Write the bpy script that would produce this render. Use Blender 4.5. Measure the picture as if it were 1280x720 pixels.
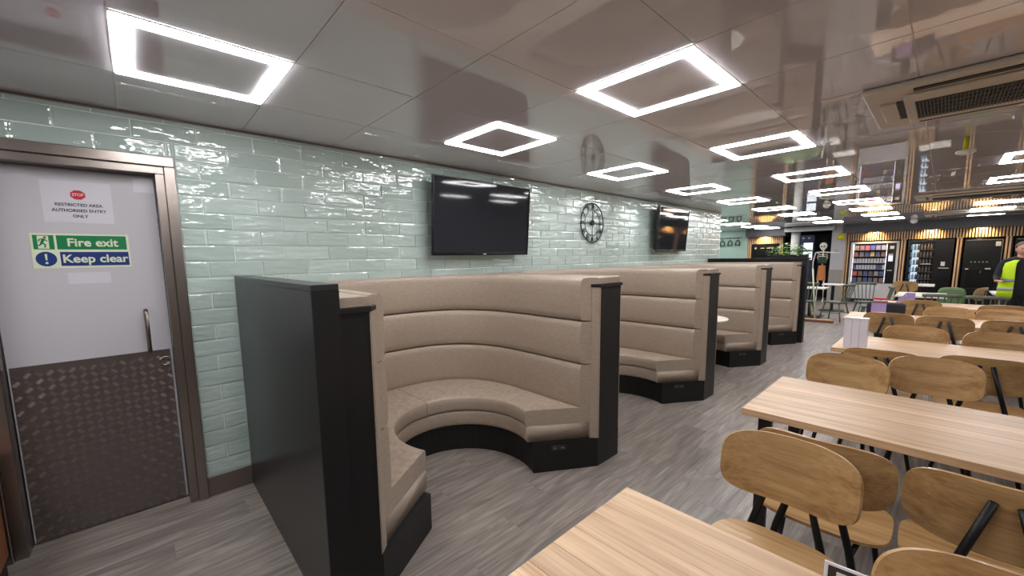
import bpy, bmesh, math, random
from math import sin, cos, pi, radians
from mathutils import Vector, Matrix
random.seed(7)
sc = bpy.context.scene
COL = sc.collection
for o in list(bpy.data.objects): bpy.data.objects.remove(o)

# ------------------------------------------------------------------ camera
YAW, PITCH, ROLL, FPX, CX, CZ, PX, PY = 0.84635, -0.11773, -0.01626, 498.66, 3.2577, 1.6077, 615.0, 381.95
fw = Vector((-sin(YAW)*cos(PITCH), cos(YAW)*cos(PITCH), sin(PITCH)))
rt = fw.cross(Vector((0, 0, 1))).normalized(); up = rt.cross(fw)
r2 = rt*cos(ROLL) + up*sin(ROLL); u2 = -rt*sin(ROLL) + up*cos(ROLL)
cam = bpy.data.cameras.new('camera'); co = bpy.data.objects.new('camera', cam); COL.objects.link(co)
co.matrix_world = Matrix(((r2.x, u2.x, -fw.x, CX), (r2.y, u2.y, -fw.y, 0), (r2.z, u2.z, -fw.z, CZ), (0, 0, 0, 1)))
cam.sensor_width = 36; cam.lens = FPX/1280*36
cam.shift_x = (640-PX)/1280; cam.shift_y = (PY-360)/1280
cam.clip_start = .03; cam.clip_end = 100
sc.camera = co
# ------------------------------------------------------------------ world, exposure
w = bpy.data.worlds.new('room_air'); sc.world = w; w.use_nodes = True
w.node_tree.nodes['Background'].inputs[0].default_value = (.8, .85, .9, 1)
w.node_tree.nodes['Background'].inputs[1].default_value = .05
LED = 15.0
sc.view_settings.view_transform = 'Standard'; sc.view_settings.look = 'None'
sc.view_settings.gamma = 1; sc.view_settings.use_curve_mapping = False
sc.view_settings.exposure = 1.15

# ------------------------------------------------------------------ helpers
def lin(r, g, b):
    f = lambda c: (c/255/12.92) if c/255 <= .04045 else ((c/255+.055)/1.055)**2.4
    return (f(r), f(g), f(b), 1)

def mat(name, col, rough=.5, metal=0, ior=1.45, coat=0, emit=None, es=0, alpha=None, vary=0, bump=None, spec=.5, trans=0):
    """plain procedural material; vary = per-object brightness change; bump=(scale vector, strength, distance)"""
    m = bpy.data.materials.new(name); m.use_nodes = True
    nt = m.node_tree; b = nt.nodes['Principled BSDF']
    b.inputs['Base Color'].default_value = col; b.inputs['Roughness'].default_value = rough
    b.inputs['Metallic'].default_value = metal; b.inputs['IOR'].default_value = ior
    b.inputs['Coat Weight'].default_value = coat; b.inputs['Coat Roughness'].default_value = .03
    b.inputs['Specular IOR Level'].default_value = spec
    b.inputs['Transmission Weight'].default_value = trans
    if emit: b.inputs['Emission Color'].default_value = emit; b.inputs['Emission Strength'].default_value = es
    if vary:
        oi = nt.nodes.new('ShaderNodeObjectInfo'); mr = nt.nodes.new('ShaderNodeMapRange')
        mr.inputs[3].default_value = 1-vary; mr.inputs[4].default_value = 1+vary
        hs = nt.nodes.new('ShaderNodeHueSaturation'); hs.inputs['Color'].default_value = col
        nt.links.new(oi.outputs['Random'], mr.inputs[0]); nt.links.new(mr.outputs[0], hs.inputs['Value'])
        nt.links.new(hs.outputs[0], b.inputs['Base Color'])
    if bump:
        tc = nt.nodes.new('ShaderNodeTexCoord'); mp = nt.nodes.new('ShaderNodeMapping'); no = nt.nodes.new('ShaderNodeTexNoise')
        bp = nt.nodes.new('ShaderNodeBump'); mp.inputs['Scale'].default_value = bump[0]
        no.inputs['Scale'].default_value = 1; no.inputs['Detail'].default_value = 2
        bp.inputs['Strength'].default_value = bump[1]; bp.inputs['Distance'].default_value = bump[2]
        ge = nt.nodes.new('ShaderNodeNewGeometry')
        nt.links.new(ge.outputs['Position'], mp.inputs[0]); nt.links.new(mp.outputs[0], no.inputs['Vector'])
        nt.links.new(no.outputs[0], bp.inputs['Height']); nt.links.new(bp.outputs[0], b.inputs['Normal'])
    return m

def wood(name, c1, c2, c3, along='X', scale=1.0, rough=.45, vary=.08, knots=.5, contrast=(.3, .7), bstr=.05, coat=0):
    """grain running along one local axis, shifted per object"""
    m = bpy.data.materials.new(name); m.use_nodes = True; nt = m.node_tree; N = nt.nodes; L = nt.links
    b = N['Principled BSDF']; b.inputs['Roughness'].default_value = rough; b.inputs['Coat Weight'].default_value = coat
    tc = N.new('ShaderNodeTexCoord'); oi = N.new('ShaderNodeObjectInfo')
    ad = N.new('ShaderNodeVectorMath'); ad.operation = 'ADD'
    cb = N.new('ShaderNodeVectorMath'); cb.operation = 'SCALE'; cb.inputs[0].default_value = (7.3, 13.1, 5.7)
    L.new(oi.outputs['Random'], cb.inputs['Scale']); L.new(tc.outputs['Object'], ad.inputs[0]); L.new(cb.outputs[0], ad.inputs[1])
    s = [14*scale]*3; s['XYZ'.index(along)] = (1.1 if knots < 2 else 1.5)*scale
    mp = N.new('ShaderNodeMapping'); mp.inputs['Scale'].default_value = s; L.new(ad.outputs[0], mp.inputs[0])
    n1 = N.new('ShaderNodeTexNoise'); n1.inputs['Scale'].default_value = 1; n1.inputs['Detail'].default_value = 6; n1.inputs['Distortion'].default_value = knots
    L.new(mp.outputs[0], n1.inputs['Vector'])
    s2 = [95*scale]*3; s2['XYZ'.index(along)] = 3*scale
    mp2 = N.new('ShaderNodeMapping'); mp2.inputs['Scale'].default_value = s2; L.new(ad.outputs[0], mp2.inputs[0])
    n2 = N.new('ShaderNodeTexNoise'); n2.inputs['Scale'].default_value = 1; n2.inputs['Detail'].default_value = 3; L.new(mp2.outputs[0], n2.inputs['Vector'])
    mx = N.new('ShaderNodeMath'); mx.operation = 'MULTIPLY_ADD'; mx.inputs[1].default_value = .35
    L.new(n2.outputs[0], mx.inputs[0]); 
    m8 = N.new('ShaderNodeMath'); m8.operation = 'MULTIPLY'; m8.inputs[1].default_value = .65; L.new(n1.outputs[0], m8.inputs[0]); L.new(m8.outputs[0], mx.inputs[2])
    cr = N.new('ShaderNodeValToRGB'); cr.color_ramp.elements[0].position = contrast[0]; cr.color_ramp.elements[0].color = c1
    cr.color_ramp.elements[1].position = contrast[1]; cr.color_ramp.elements[1].color = c3
    e = cr.color_ramp.elements.new(.5); e.color = c2
    L.new(mx.outputs[0], cr.inputs[0])
    mr = N.new('ShaderNodeMapRange'); mr.inputs[3].default_value = 1-vary; mr.inputs[4].default_value = 1+vary
    L.new(oi.outputs['Random'], mr.inputs[0])
    hs = N.new('ShaderNodeHueSaturation'); L.new(mr.outputs[0], hs.inputs['Value']); L.new(cr.outputs[0], hs.inputs['Color'])
    L.new(hs.outputs[0], b.inputs['Base Color'])
    bp = N.new('ShaderNodeBump'); bp.inputs['Strength'].default_value = bstr; bp.inputs['Distance'].default_value = .002
    L.new(mx.outputs[0], bp.inputs['Height']); L.new(bp.outputs[0], b.inputs['Normal'])
    return m

def obj(name, bm, m=None, parent=None, loc=None, smooth=False, bevel=0, kind=None, label=None, seg=2):
    me = bpy.data.meshes.new(name)
    if bm is not None:
        bmesh.ops.recalc_face_normals(bm, faces=bm.faces); bm.to_mesh(me); bm.free()
    if smooth:
        for p in me.polygons: p.use_smooth = True
    if m: me.materials.append(m)
    o = bpy.data.objects.new(name, me); COL.objects.link(o)
    if parent: o.parent = parent
    if loc: o.location = loc
    if bevel:
        md = o.modifiers.new('bevel', 'BEVEL'); md.width = bevel; md.segments = seg; md.limit_method = 'ANGLE'; md.angle_limit = radians(40)
    if kind: o['kind'] = kind
    if label: o['label'] = label
    return o

def tag(o, label, cat, group=None):
    o['label'] = label; o['category'] = cat
    if group: o['group'] = group
    return o
def thing(name, label, cat, loc=(0, 0, 0), rz=0, group=None):
    o = bpy.data.objects.new(name, None); COL.objects.link(o); o.location = loc; o.rotation_euler = (0, 0, rz)
    o.empty_display_size = .1
    return tag(o, label, cat, group)
def copy_tree(o, parent=None):
    c = o.copy(); COL.objects.link(c)
    if parent: c.parent = parent
    for ch in o.children: copy_tree(ch, c)
    return c
def dup(root, loc, rz, label, group=None):
    c = copy_tree(root); c.location = loc; c.rotation_euler = (0, 0, rz); c['label'] = label
    if group: c['group'] = group
    return c

def BM(): return bmesh.new()
def box(bm, x0, x1, y0, y1, z0, z1):
    v = [bm.verts.new(p) for p in ((x0,y0,z0),(x1,y0,z0),(x1,y1,z0),(x0,y1,z0),(x0,y0,z1),(x1,y0,z1),(x1,y1,z1),(x0,y1,z1))]
    for f in ((0,3,2,1),(4,5,6,7),(0,1,5,4),(1,2,6,5),(2,3,7,6),(3,0,4,7)): bm.faces.new([v[i] for i in f])
    return bm
def B(*a): return box(BM(), *a)
def prism(bm, pts, z0, z1):
    a = [bm.verts.new((x, y, z0)) for x, y in pts]; b = [bm.verts.new((x, y, z1)) for x, y in pts]
    n = len(pts)
    for i in range(n): bm.faces.new((a[i], a[(i+1) % n], b[(i+1) % n], b[i]))
    bm.faces.new(a[::-1]); bm.faces.new(b); return bm
def tube(bm, pts, r, n=8, cap=True, flat=None):
    """round bar through the points; r may be a list"""
    rings = []; pts = [Vector(p) for p in pts]
    for i, p in enumerate(pts):
        d = (pts[min(i+1, len(pts)-1)]-pts[max(i-1, 0)]).normalized()
        a = d.cross(Vector((0, 0, 1)));
        if a.length < .05: a = d.cross(Vector((0, 1, 0)))
        a.normalize(); c = a.cross(d).normalized()
        rr = r[i] if isinstance(r, (list, tuple)) else r
        fl = flat or 1
        rings.append([bm.verts.new(p + a*cos(2*pi*k/n)*rr + c*sin(2*pi*k/n)*rr*fl) for k in range(n)])
    for i in range(len(rings)-1):
        for k in range(n): bm.faces.new((rings[i][k], rings[i][(k+1) % n], rings[i+1][(k+1) % n], rings[i+1][k]))
    if cap: bm.faces.new(rings[0][::-1]); bm.faces.new(rings[-1])
    return bm
def lathe(bm, prof, cx=0, cy=0, n=32, cz=0):
    rings = [[bm.verts.new((cx+r*cos(2*pi*k/n), cy+r*sin(2*pi*k/n), cz+z)) for k in range(n)] for r, z in prof]
    for i in range(len(rings)-1):
        for k in range(n): bm.faces.new((rings[i][k], rings[i][(k+1) % n], rings[i+1][(k+1) % n], rings[i+1][k]))
    bm.faces.new(rings[0][::-1]); bm.faces.new(rings[-1]); return bm
def ball(bm, c, r, sx=1, sy=1, sz=1, seg=12):
    bmesh.ops.create_uvsphere(bm, u_segments=seg, v_segments=max(6, seg//2), radius=r, matrix=Matrix.Translation(c) @ Matrix.Diagonal((sx, sy, sz, 1)))
    return bm
def text(body, size, m, parent, mw, depth=.0008, align='CENTER', bold=0, sx=1.0, name='lettering'):
    cu = bpy.data.curves.new('t', 'FONT'); cu.body = body; cu.size = size; cu.align_x = align; cu.align_y = 'CENTER'
    cu.extrude = depth; cu.offset = bold; cu.resolution_u = 3
    t = bpy.data.objects.new('t', cu); COL.objects.link(t)
    dg = bpy.context.evaluated_depsgraph_get(); me = bpy.data.meshes.new_from_object(t.evaluated_get(dg))
    bpy.data.objects.remove(t); me.name = name; me.transform(mw @ Matrix.Diagonal((sx, 1, 1, 1)))
    me.materials.clear(); me.materials.append(m)
    o = bpy.data.objects.new(name, me); COL.objects.link(o)
    if parent: o.parent = parent
    return o
def wallmat(x, y, z):      # local XY of a flat thing -> wall plane facing +x, reading direction +y
    return Matrix(((0, 0, 1, x), (1, 0, 0, y), (0, 1, 0, z), (0, 0, 0, 1)))
def frontmat(x, y, z):     # flat thing facing -y
    return Matrix(((1, 0, 0, x), (0, 0, -1, y), (0, 1, 0, z), (0, 0, 0, 1)))
def flat(bm, pts, mw, t=.0008):
    a = [bm.verts.new(mw @ Vector((x, y, 0))) for x, y in pts]; b = [bm.verts.new(mw @ Vector((x, y, t))) for x, y in pts]
    n = len(pts)
    for i in range(n): bm.faces.new((a[i], a[(i+1) % n], b[(i+1) % n], b[i]))
    bm.faces.new(a[::-1]); bm.faces.new(b); return bm

# ------------------------------------------------------------------ materials
M = {}
M['grout'] = mat('grout', lin(238, 244, 240), .6)
M['ceiling'] = mat('ceiling_gloss', lin(208, 205, 212), .004, ior=1.8, vary=.012)
M['grid'] = mat('grid_bar', lin(225, 220, 216), .35)
M['wallpaint'] = mat('wall_paint', lin(176, 170, 164), .7)
M['teal'] = mat('teal_panel', lin(160, 190, 177), .4)
M['black'] = mat('black_laminate', lin(18, 18, 19), .5, bump=((40, 40, 40), .03, .001))
M['panel'] = mat('charcoal_laminate', lin(44, 45, 47), .33, bump=((30, 30, 30), .03, .001))
M['blackmetal'] = mat('black_metal', lin(18, 18, 19), .42)
M['steel'] = mat('brushed_steel', lin(152, 142, 136), .3, metal=1, bump=((2, 2, 60), .12, .002))
M['steel_dark'] = mat('brushed_skirting', lin(120, 108, 102), .4, metal=.6, bump=((60, 2, 60), .1, .002))
M['chequer'] = mat('chequer_plate', lin(118, 108, 105), .33, metal=.75)
M['door'] = mat('door_white', lin(188, 186, 192), .32)
M['paper'] = mat('paper_white', lin(206, 204, 212), .25)
M['lum'] = mat('sign_cream', lin(212, 220, 190), .4)
M['green'] = mat('sign_green', lin(14, 118, 72), .35)
M['blue'] = mat('sign_blue', lin(24, 52, 116), .35)
M['red'] = mat('sign_red', lin(196, 40, 52), .35)
M['ink'] = mat('ink', lin(40, 36, 44), .6)
M['white'] = mat('white_plastic', lin(225, 224, 222), .4)
M['led'] = mat('led_diffuser', (1, 1, 1, 1), .5, emit=(1, .985, .99, 1), es=LED)
M['acbody'] = mat('cassette_plastic', lin(196, 186, 172), .4)
M['dark'] = mat('dark_void', lin(16, 16, 17), .6)
M['screen'] = mat('screen_glass', lin(34, 36, 42), .05, ior=1.5)
M['bezel'] = mat('bezel_black', lin(12, 12, 13), .22)
M['clock'] = mat('clock_iron', lin(26, 34, 34), .5, metal=.3)
M['oak'] = wood('oak_stave', lin(168, 132, 98), lin(202, 168, 132), lin(224, 194, 158), 'X', 1.0, .40, .10, knots=1.2)
M['ply'] = wood('oak_veneer', lin(150, 112, 70), lin(182, 144, 96), lin(198, 161, 112), 'X', 1.1, .36, .05, knots=.7, coat=.1, contrast=(.34, .64))
M['floor'] = wood('floor_plank', lin(102, 95, 91), lin(131, 122, 116), lin(168, 159, 151), 'Y', .8, .36, .08, knots=2.1, contrast=(.32, .70), bstr=.12)
M['slat'] = wood('timber_slat', lin(176, 140, 102), lin(206, 170, 130), lin(222, 190, 150), 'Z', 1, .5, .12)
M['cupboard'] = wood('brown_wood', lin(120, 72, 38), lin(150, 92, 52), lin(170, 112, 68), 'Z', 1, .5, .1)
M['olive'] = mat('green_paint', lin(90, 98, 86), .45)
M['olive2'] = mat('green_shell', lin(104, 132, 92), .45)
M['leaf'] = mat('leaf_green', lin(132, 188, 92), .4, vary=.1)
M['yellow'] = mat('yellow', lin(205, 205, 30), .35)
M['lilac'] = mat('lilac_card', lin(158, 138, 190), .5)
M['redbox'] = mat('red_pack', lin(205, 40, 40), .4)
M['hivis'] = mat('hivis_yellow', lin(205, 240, 30), .6)
M['reflect'] = mat('grey_tape', lin(160, 165, 165), .4)
M['cloth'] = mat('dark_cloth', lin(34, 34, 42), .8)
M['skin'] = mat('skin', lin(206, 150, 134), .5)
M['hair'] = mat('hair', lin(120, 100, 80), .7)
M['warm'] = mat('warm_lamp', (1, .8, .45, 1), .5, emit=(1, .72, .32, 1), es=16)
M['fascia'] = mat('grey_fascia', lin(84, 84, 88), .5)
M['wainscot'] = mat('grey_wainscot', lin(150, 148, 140), .5)
M['vendwhite'] = mat('machine_grey', lin(196, 194, 196), .4)
M['vendint'] = mat('machine_interior', lin(28, 30, 52), .4)
M['lit'] = mat('lit_panel', (1, 1, 1, 1), .5, emit=(.75, .85, 1, 1), es=.38)
M['litblue'] = mat('lit_blue', (1, 1, 1, 1), .5, emit=(.25, .28, .9, 1), es=.4)
M['tablewhite'] = mat('white_laminate', lin(228, 226, 218), .35)
M['glassclear'] = mat('glass', (.9, .93, .95, 1), .02, trans=1, ior=1.3)
M['bone'] = mat('bone_white', lin(226, 222, 208), .6)
M['orange'] = mat('orange_cloth', lin(176, 112, 66), .8)
M['frost'] = mat('white_acrylic', lin(226, 222, 232), .25)
M['broom'] = mat('brown_bristle', lin(120, 82, 62), .7)
M['pole'] = mat('pale_pole', lin(196, 198, 170), .5)

# glazed wall tile: wavy hand-made surface, tone differs from tile to tile
def tile_material():
    m = bpy.data.materials.new('glazed_tile'); m.use_nodes = True; nt = m.node_tree; N = nt.nodes; L = nt.links
    b = N['Principled BSDF']; b.inputs['Roughness'].default_value = .02; b.inputs['IOR'].default_value = 1.75
    oi = N.new('ShaderNodeObjectInfo'); cr = N.new('ShaderNodeValToRGB')
    cr.color_ramp.elements[0].color = lin(166, 183, 177); cr.color_ramp.elements[1].color = lin(180, 197, 191)
    L.new(oi.outputs['Random'], cr.inputs[0]); L.new(cr.outputs[0], b.inputs['Base Color'])
    ge = N.new('ShaderNodeNewGeometry'); mp = N.new('ShaderNodeMapping'); mp.inputs['Scale'].default_value = (1, 7, 24)
    n = N.new('ShaderNodeTexNoise'); n.inputs['Scale'].default_value = 1; n.inputs['Detail'].default_value = 1.5
    L.new(ge.outputs['Position'], mp.inputs[0]); L.new(mp.outputs[0], n.inputs['Vector'])
    bp = N.new('ShaderNodeBump'); bp.inputs['Strength'].default_value = 1; bp.inputs['Distance'].default_value = .0062
    L.new(n.outputs[0], bp.inputs['Height']); L.new(bp.outputs[0], b.inputs['Normal'])
    return m
M['tile'] = tile_material()

def fabric_material():
    m = bpy.data.materials.new('beige_upholstery'); m.use_nodes = True; nt = m.node_tree; N = nt.nodes; L = nt.links
    b = N['Principled BSDF']; b.inputs['Roughness'].default_value = .42
    ge = N.new('ShaderNodeNewGeometry'); mp = N.new('ShaderNodeMapping'); mp.inputs['Scale'].default_value = (30, 30, 420)
    n = N.new('ShaderNodeTexNoise'); n.inputs['Scale'].default_value = 1; n.inputs['Detail'].default_value = 2
    L.new(ge.outputs['Position'], mp.inputs[0]); L.new(mp.outputs[0], n.inputs['Vector'])
    cr = N.new('ShaderNodeValToRGB'); cr.color_ramp.elements[0].position = .3; cr.color_ramp.elements[1].position = .7
    cr.color_ramp.elements[0].color = lin(150, 134, 119); cr.color_ramp.elements[1].color = lin(173, 157, 141)
    L.new(n.outputs[0], cr.inputs[0]); L.new(cr.outputs[0], b.inputs['Base Color'])
    bp = N.new('ShaderNodeBump'); bp.inputs['Strength'].default_value = .12; bp.inputs['Distance'].default_value = .001
    L.new(n.outputs[0], bp.inputs['Height']); L.new(bp.outputs[0], b.inputs['Normal'])
    return m
M['fabric'] = fabric_material()

H = 2.5
WEND = 9.45         # where the tiled wall stops
# ------------------------------------------------------------------ floor with planks
fl = obj('floor', B(-7, 9.2, -4.2, 20, -.08, -.012), M['dark'], kind='structure')
PW, PL = .19, 1.3
meshes = {}
def plank_mesh():
    bm = BM(); b = .0012
    prism(bm, [(0, 0), (PW-.001, 0), (PW-.001, PL-.001), (0, PL-.001)], -.012, 0)
    bmesh.ops.bevel(bm, geom=[e for e in bm.edges if e.verts[0].co.z > -.001 and e.verts[1].co.z > -.001], offset=b, segments=1)
    return bm
cells = []
for i in range(-37, 48):
    off = ((i*37) % 10)/10*PL
    for j in range(-5, 17):
        x = i*PW+.03; y = j*PL+off-.5
        if y > 19 or x > 9: continue
        cells.append((x, y))
vis = [c for c in cells if -.1 < c[0] < 4.0 and -1.2 < c[1] < 15]
cx_ = lambda c: (c[0]-CX)**2 + c[1]**2
# the ones that can be seen beside the booths and tables first
def seen(c): return (c[0] > 1.2 and c[1] > .0 and c[0] < 4.2 + 0.05*c[1]) or (c[0] < 2.2 and c[1] < .9)
vis = sorted([c for c in vis if seen(c)], key=cx_)[:300]
vs = set(vis)
p0 = obj('plank', plank_mesh(), M['floor'], fl)
p0.location = (vis[0][0], vis[0][1], 0)
for c in vis[1:]:
    p = p0.copy(); COL.objects.link(p); p.location = (c[0], c[1], 0)
bm = BM()
for c in cells:
    if c not in vs: box(bm, c[0], c[0]+PW-.001, c[1], c[1]+PL-.001, -.012, 0)
obj('plank_field', bm, M['floor'], fl, kind='stuff')

# ------------------------------------------------------------------ tiled wall
bm = BM()
box(bm, -.15, 0, -4.0, -.66, 0, H); box(bm, -.15, 0, -.66, .19, 2.2, H); box(bm, -.15, 0, .19, WEND, 0, H)
wl = obj('wall_left', bm, M['grout'], kind='structure')
TL, TH, G = .316, .1055, .0048
def tile_bm(L_, H_, bm=None, y=0, z=0):
    bm = bm or BM(); t = .0062; e = .008
    a = [(0, 0, 0), (0, L_, 0), (0, L_, H_), (0, 0, H_)]
    m_ = [(t-.0022, 0, 0), (t-.0022, L_, 0), (t-.0022, L_, H_), (t-.0022, 0, H_)]
    f_ = [(t, e, e), (t, L_-e, e), (t, L_-e, H_-e), (t, e, H_-e)]
    R = [[bm.verts.new((p[0], p[1]+y, p[2]+z)) for p in q] for q in (a, m_, f_)]
    for i in range(2):
        for k in range(4): bm.faces.new((R[i][k], R[i][(k+1) % 4], R[i+1][(k+1) % 4], R[i+1][k]))
    bm.faces.new(R[2]); return bm
cand = []
for k in range(0, 23):
    z0 = .14+k*TH; z1 = min(z0+TH, H+.0)
    if z1-z0 < .02: continue
    off = (.68 if k % 2 else .52)
    n0 = int(math.floor((-1.3-off)/TL)); n1 = int(math.ceil((WEND-off)/TL))
    for n in range(n0, n1):
        y0 = off+n*TL; y1 = min(y0+TL, WEND)
        spans = [(y0, y1)]
        if z0 < 2.26:   # door opening and frame
            s2 = []
            for a, b in spans:
                if b <= -.69 or a >= .235: s2.append((a, b))
                else:
                    if a < -.69: s2.append((a, -.69))
                    if b > .235: s2.append((.235, b))
                    if z1 > 2.28:
                        cand.append((max(a, -.69)+G/2, 2.262, min(b, .235)-max(a, -.69)-G, z1-2.262-G))
            spans = s2
        for a, b in spans:
            if b-a > .02: cand.append((a+G/2, z0+G/2, b-a-G, z1-z0-G))
def tscore(c):
    y, z = c[0], c[1]
    hidden = (y > .5 and z < 1.38) or y < -.55
    return (1 if hidden else 0, (y-.2)**2*.6 + CX**2)
cand.sort(key=tscore)
tcache = {}
for i, c in enumerate(cand[:300]):
    key = (round(c[2], 3), round(c[3], 3))
    if key not in tcache:
        o = obj('tile', tile_bm(c[2], c[3]), M['tile'], wl); tcache[key] = o
    else:
        o = tcache[key].copy(); COL.objects.link(o)
    o.location = (0.0005, c[0], c[1]); o.rotation_euler = (0, random.gauss(0, .011), random.gauss(0, .006))
bm = BM()
for c in cand[300:]: tile_bm(c[2], c[3], bm, c[0], c[1])
obj('tile_field', bm, M['tile'], wl, kind='stuff')
obj('baseboard_left', B(0, .014, .235, 9.0, 0, .135), M['steel_dark'], kind='structure', bevel=.002)
obj('wall_corner', B(-.15, .0, WEND, WEND+.06, 0, H), M['teal'], kind='structure')

# ------------------------------------------------------------------ room shell out to the far end
FY = 17.5
obj('wall_far', B(-7, 9, FY+1.2, FY+1.3, 0, H), M['dark'], kind='structure')
obj('wall_right', B(9, 9.1, -4.2, FY+1.3, 0, H), M['wallpaint'], kind='structure')
obj('wall_back', B(-.15, 9.1, -4.2, -4.1, 0, H), M['wallpaint'], kind='structure')
obj('wall_side', B(-7.1, -7, WEND, FY+1.3, 0, H), M['teal'], kind='structure')
obj('wall_return', B(-7.1, -.15, WEND-.1, WEND, 0, H), M['teal'], kind='structure')
obj('trim_1', B(0, .012, -4.0, WEND, H-.014, H-.001), M['steel_dark'], kind='structure')

# ------------------------------------------------------------------ ceiling: gloss tiles on a grid
T = .62
cl = obj('ceiling', B(-7, 9.1, -4.2, FY+1.3, H+.004, H+.1), M['grid'], kind='structure')
lights = []   # (x index, y index)
for r in range(-1, 9):
    y = 3*r
    for xi in (1, 3): lights.append((xi, y))
lights = [(xi, 3*r) for xi in (1, 3) for r in range(-1, 9)]
C3 = [(3.56, 6.2+1.867*k) for k in range(6)]
lightset = set(lights)
def in_box(x, y, bx): return bx[0]-.01 < x < bx[1]+.01 and bx[2]-.01 < y < bx[3]+.01
acs = [(2.88, 4.56, 3.10, 4.02), (2.86, 4.54, 9.30, 10.2), (2.86, 4.54, 14.3, 15.2)]
gt = BM(); prism(gt, [(.002, .002), (T-.002, .002), (T-.002, T-.002), (.002, T-.002)], 0, .008)
bmesh.ops.bevel(gt, geom=[e for e in gt.edges if e.verts[0].co.z < .001 and e.verts[1].co.z < .001], offset=.002, segments=1)
ct0 = obj('ceiling_tile', gt, M['ceiling'], cl, smooth=False)
first = True
tl = []
for i in range(-11, 15):
    for j in range(-6, 30):
        if (i, j) in lightset: continue
        if i < 0 and j*T < WEND-.5: continue
        tl.append((i, j))
tl.sort(key=lambda c: (0 if (c[0] >= 0 and -1 <= c[1] and c[0] < 6 + c[1]*.3) else 1, (c[0]*T-CX)**2+(c[1]*T)**2))
for n, (i, j) in enumerate(tl[:300]):
    if n == 0: o = ct0
    else: o = ct0.copy(); COL.objects.link(o)
    o.location = (i*T, j*T, H); o.rotation_euler = (random.gauss(0, .0011), random.gauss(0, .0011), 0)
bm = BM()
for (i, j) in tl[300:]: prism(bm, [(i*T+.003, j*T+.003), (i*T+T-.003, j*T+.003), (i*T+T-.003, j*T+T-.003), (i*T+.003, j*T+T-.003)], H, H+.012)
obj('ceiling_tile_field', bm, M['ceiling'], cl, kind='stuff')

# ------------------------------------------------------------------ square LED lights
def ring(bm, s0, s1, z0, z1):
    a, b = s0/2, s1/2
    P = lambda s, z: [bm.verts.new((x*s, y*s, z)) for x, y in ((-1, -1), (1, -1), (1, 1), (-1, 1))]
    o0, o1, i0, i1 = P(b, z0), P(b, z1), P(a, z0), P(a, z1)
    for k in range(4):
        j = (k+1) % 4
        bm.faces.new((o0[k], o0[j], o1[j], o1[k])); bm.faces.new((i0[j], i0[k], i1[k], i1[j]))
        bm.faces.new((o0[j], o0[k], i0[k], i0[j])); bm.faces.new((o1[k], o1[j], i1[j], i1[k]))
    return bm
def make_light(loc, label):
    t = thing('ceiling_light', label, 'light', loc, 0, 'square ring lights in the ceiling')
    obj('frame', ring(BM(), .600, .614, .0, .006), M['white'], t)
    obj('diffuser', ring(BM(), .486, .600, -.005, .006), M['led'], t)
    obj('centre_panel', B(-.243, .243, -.243, .243, .001, .006), M['ceiling'], t)
    return t
ORD = ['nearest', 'second', 'third', 'fourth', 'fifth', 'sixth', 'seventh', 'eighth', 'ninth', 'tenth']
L0 = make_light((1.5*T, .5*T, H-.003), 'x')
firstL = True
def put_light(x, y, label):
    global firstL
    if firstL: o = L0; firstL = False; o.location = (x, y, H-.003); o['label'] = label
    else: o = dup(L0, (x, y, H-.003), 0, label)
    return o
nm = {-1: 'added unseen square ring light by the tiled wall, behind the camera', 0: 'large square ring ceiling light above the white door', 3: 'square ring ceiling light above the nearer wall television',  # the one behind the camera is out of view, added for illumination
      6: 'square ring ceiling light beside the reflection of the round wall clock', 9: 'square ring ceiling light above the farther wall television'}
for r in range(-1, 9):
    y = 3*r if r >= 0 else -1
    put_light(1.5*T, (3*r+.5)*T, nm.get(y, 'square ring ceiling light by the tiled wall, %s past the farther television' % ['first', 'second', 'third', 'fourth', 'fifth', 'sixth'][max(0, r-4)]))
nm2 = {-1: 'added unseen square ring light of the middle row, behind the camera', 0: 'square ring ceiling light of the middle row, above the camera', 1: 'big square ring ceiling light in the middle row, closest one in view'}  # rearmost of this row is unseen too, put in to illuminate the room
for r in range(-1, 9):
    put_light(3.5*T, (3*r+.5)*T, nm2.get(r, 'square ring ceiling light in the middle row, %s behind the big one' % ['first', 'second', 'third', 'fourth', 'fifth', 'sixth', 'seventh'][max(0, r-2)]))
for k, (x, y) in enumerate(C3):
    put_light(x+.3, y+.3, 'ring ceiling light right of the middle row, %s one beyond the first air conditioner' % ORD[k])
for k, y in enumerate((-2.0, -.2, 1.6)):  # unseen lights added to illuminate the right side of the room
    put_light(5.2, y, 'added unseen square ring light to the right of the camera, %s of three' % ['rear', 'middle', 'front'][k])
for k in range(7):  # further out-of-view row, put in for light from the right
    put_light(6.6, 3.2+k*1.9, 'added unseen square ring light in the row by the right wall, %s one' % ORD[k])
for k, y in enumerate((11.5, 13.4, 15.2, 16.6)):  # last pair added to brighten the far teal wall
    for q, x in enumerate((-.93, -2.8)):
        put_light(x, y, 'ring ceiling light in the side bay past the wall end, %s one, %s row' % (['front', 'second', 'third', 'rear'][k], ['inner', 'outer'][q]))

# ------------------------------------------------------------------ door
d = obj('door_1', B(-.14, -.1, -.58, .13, .012, 2.15), M['door'], kind='structure', bevel=.002)
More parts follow.
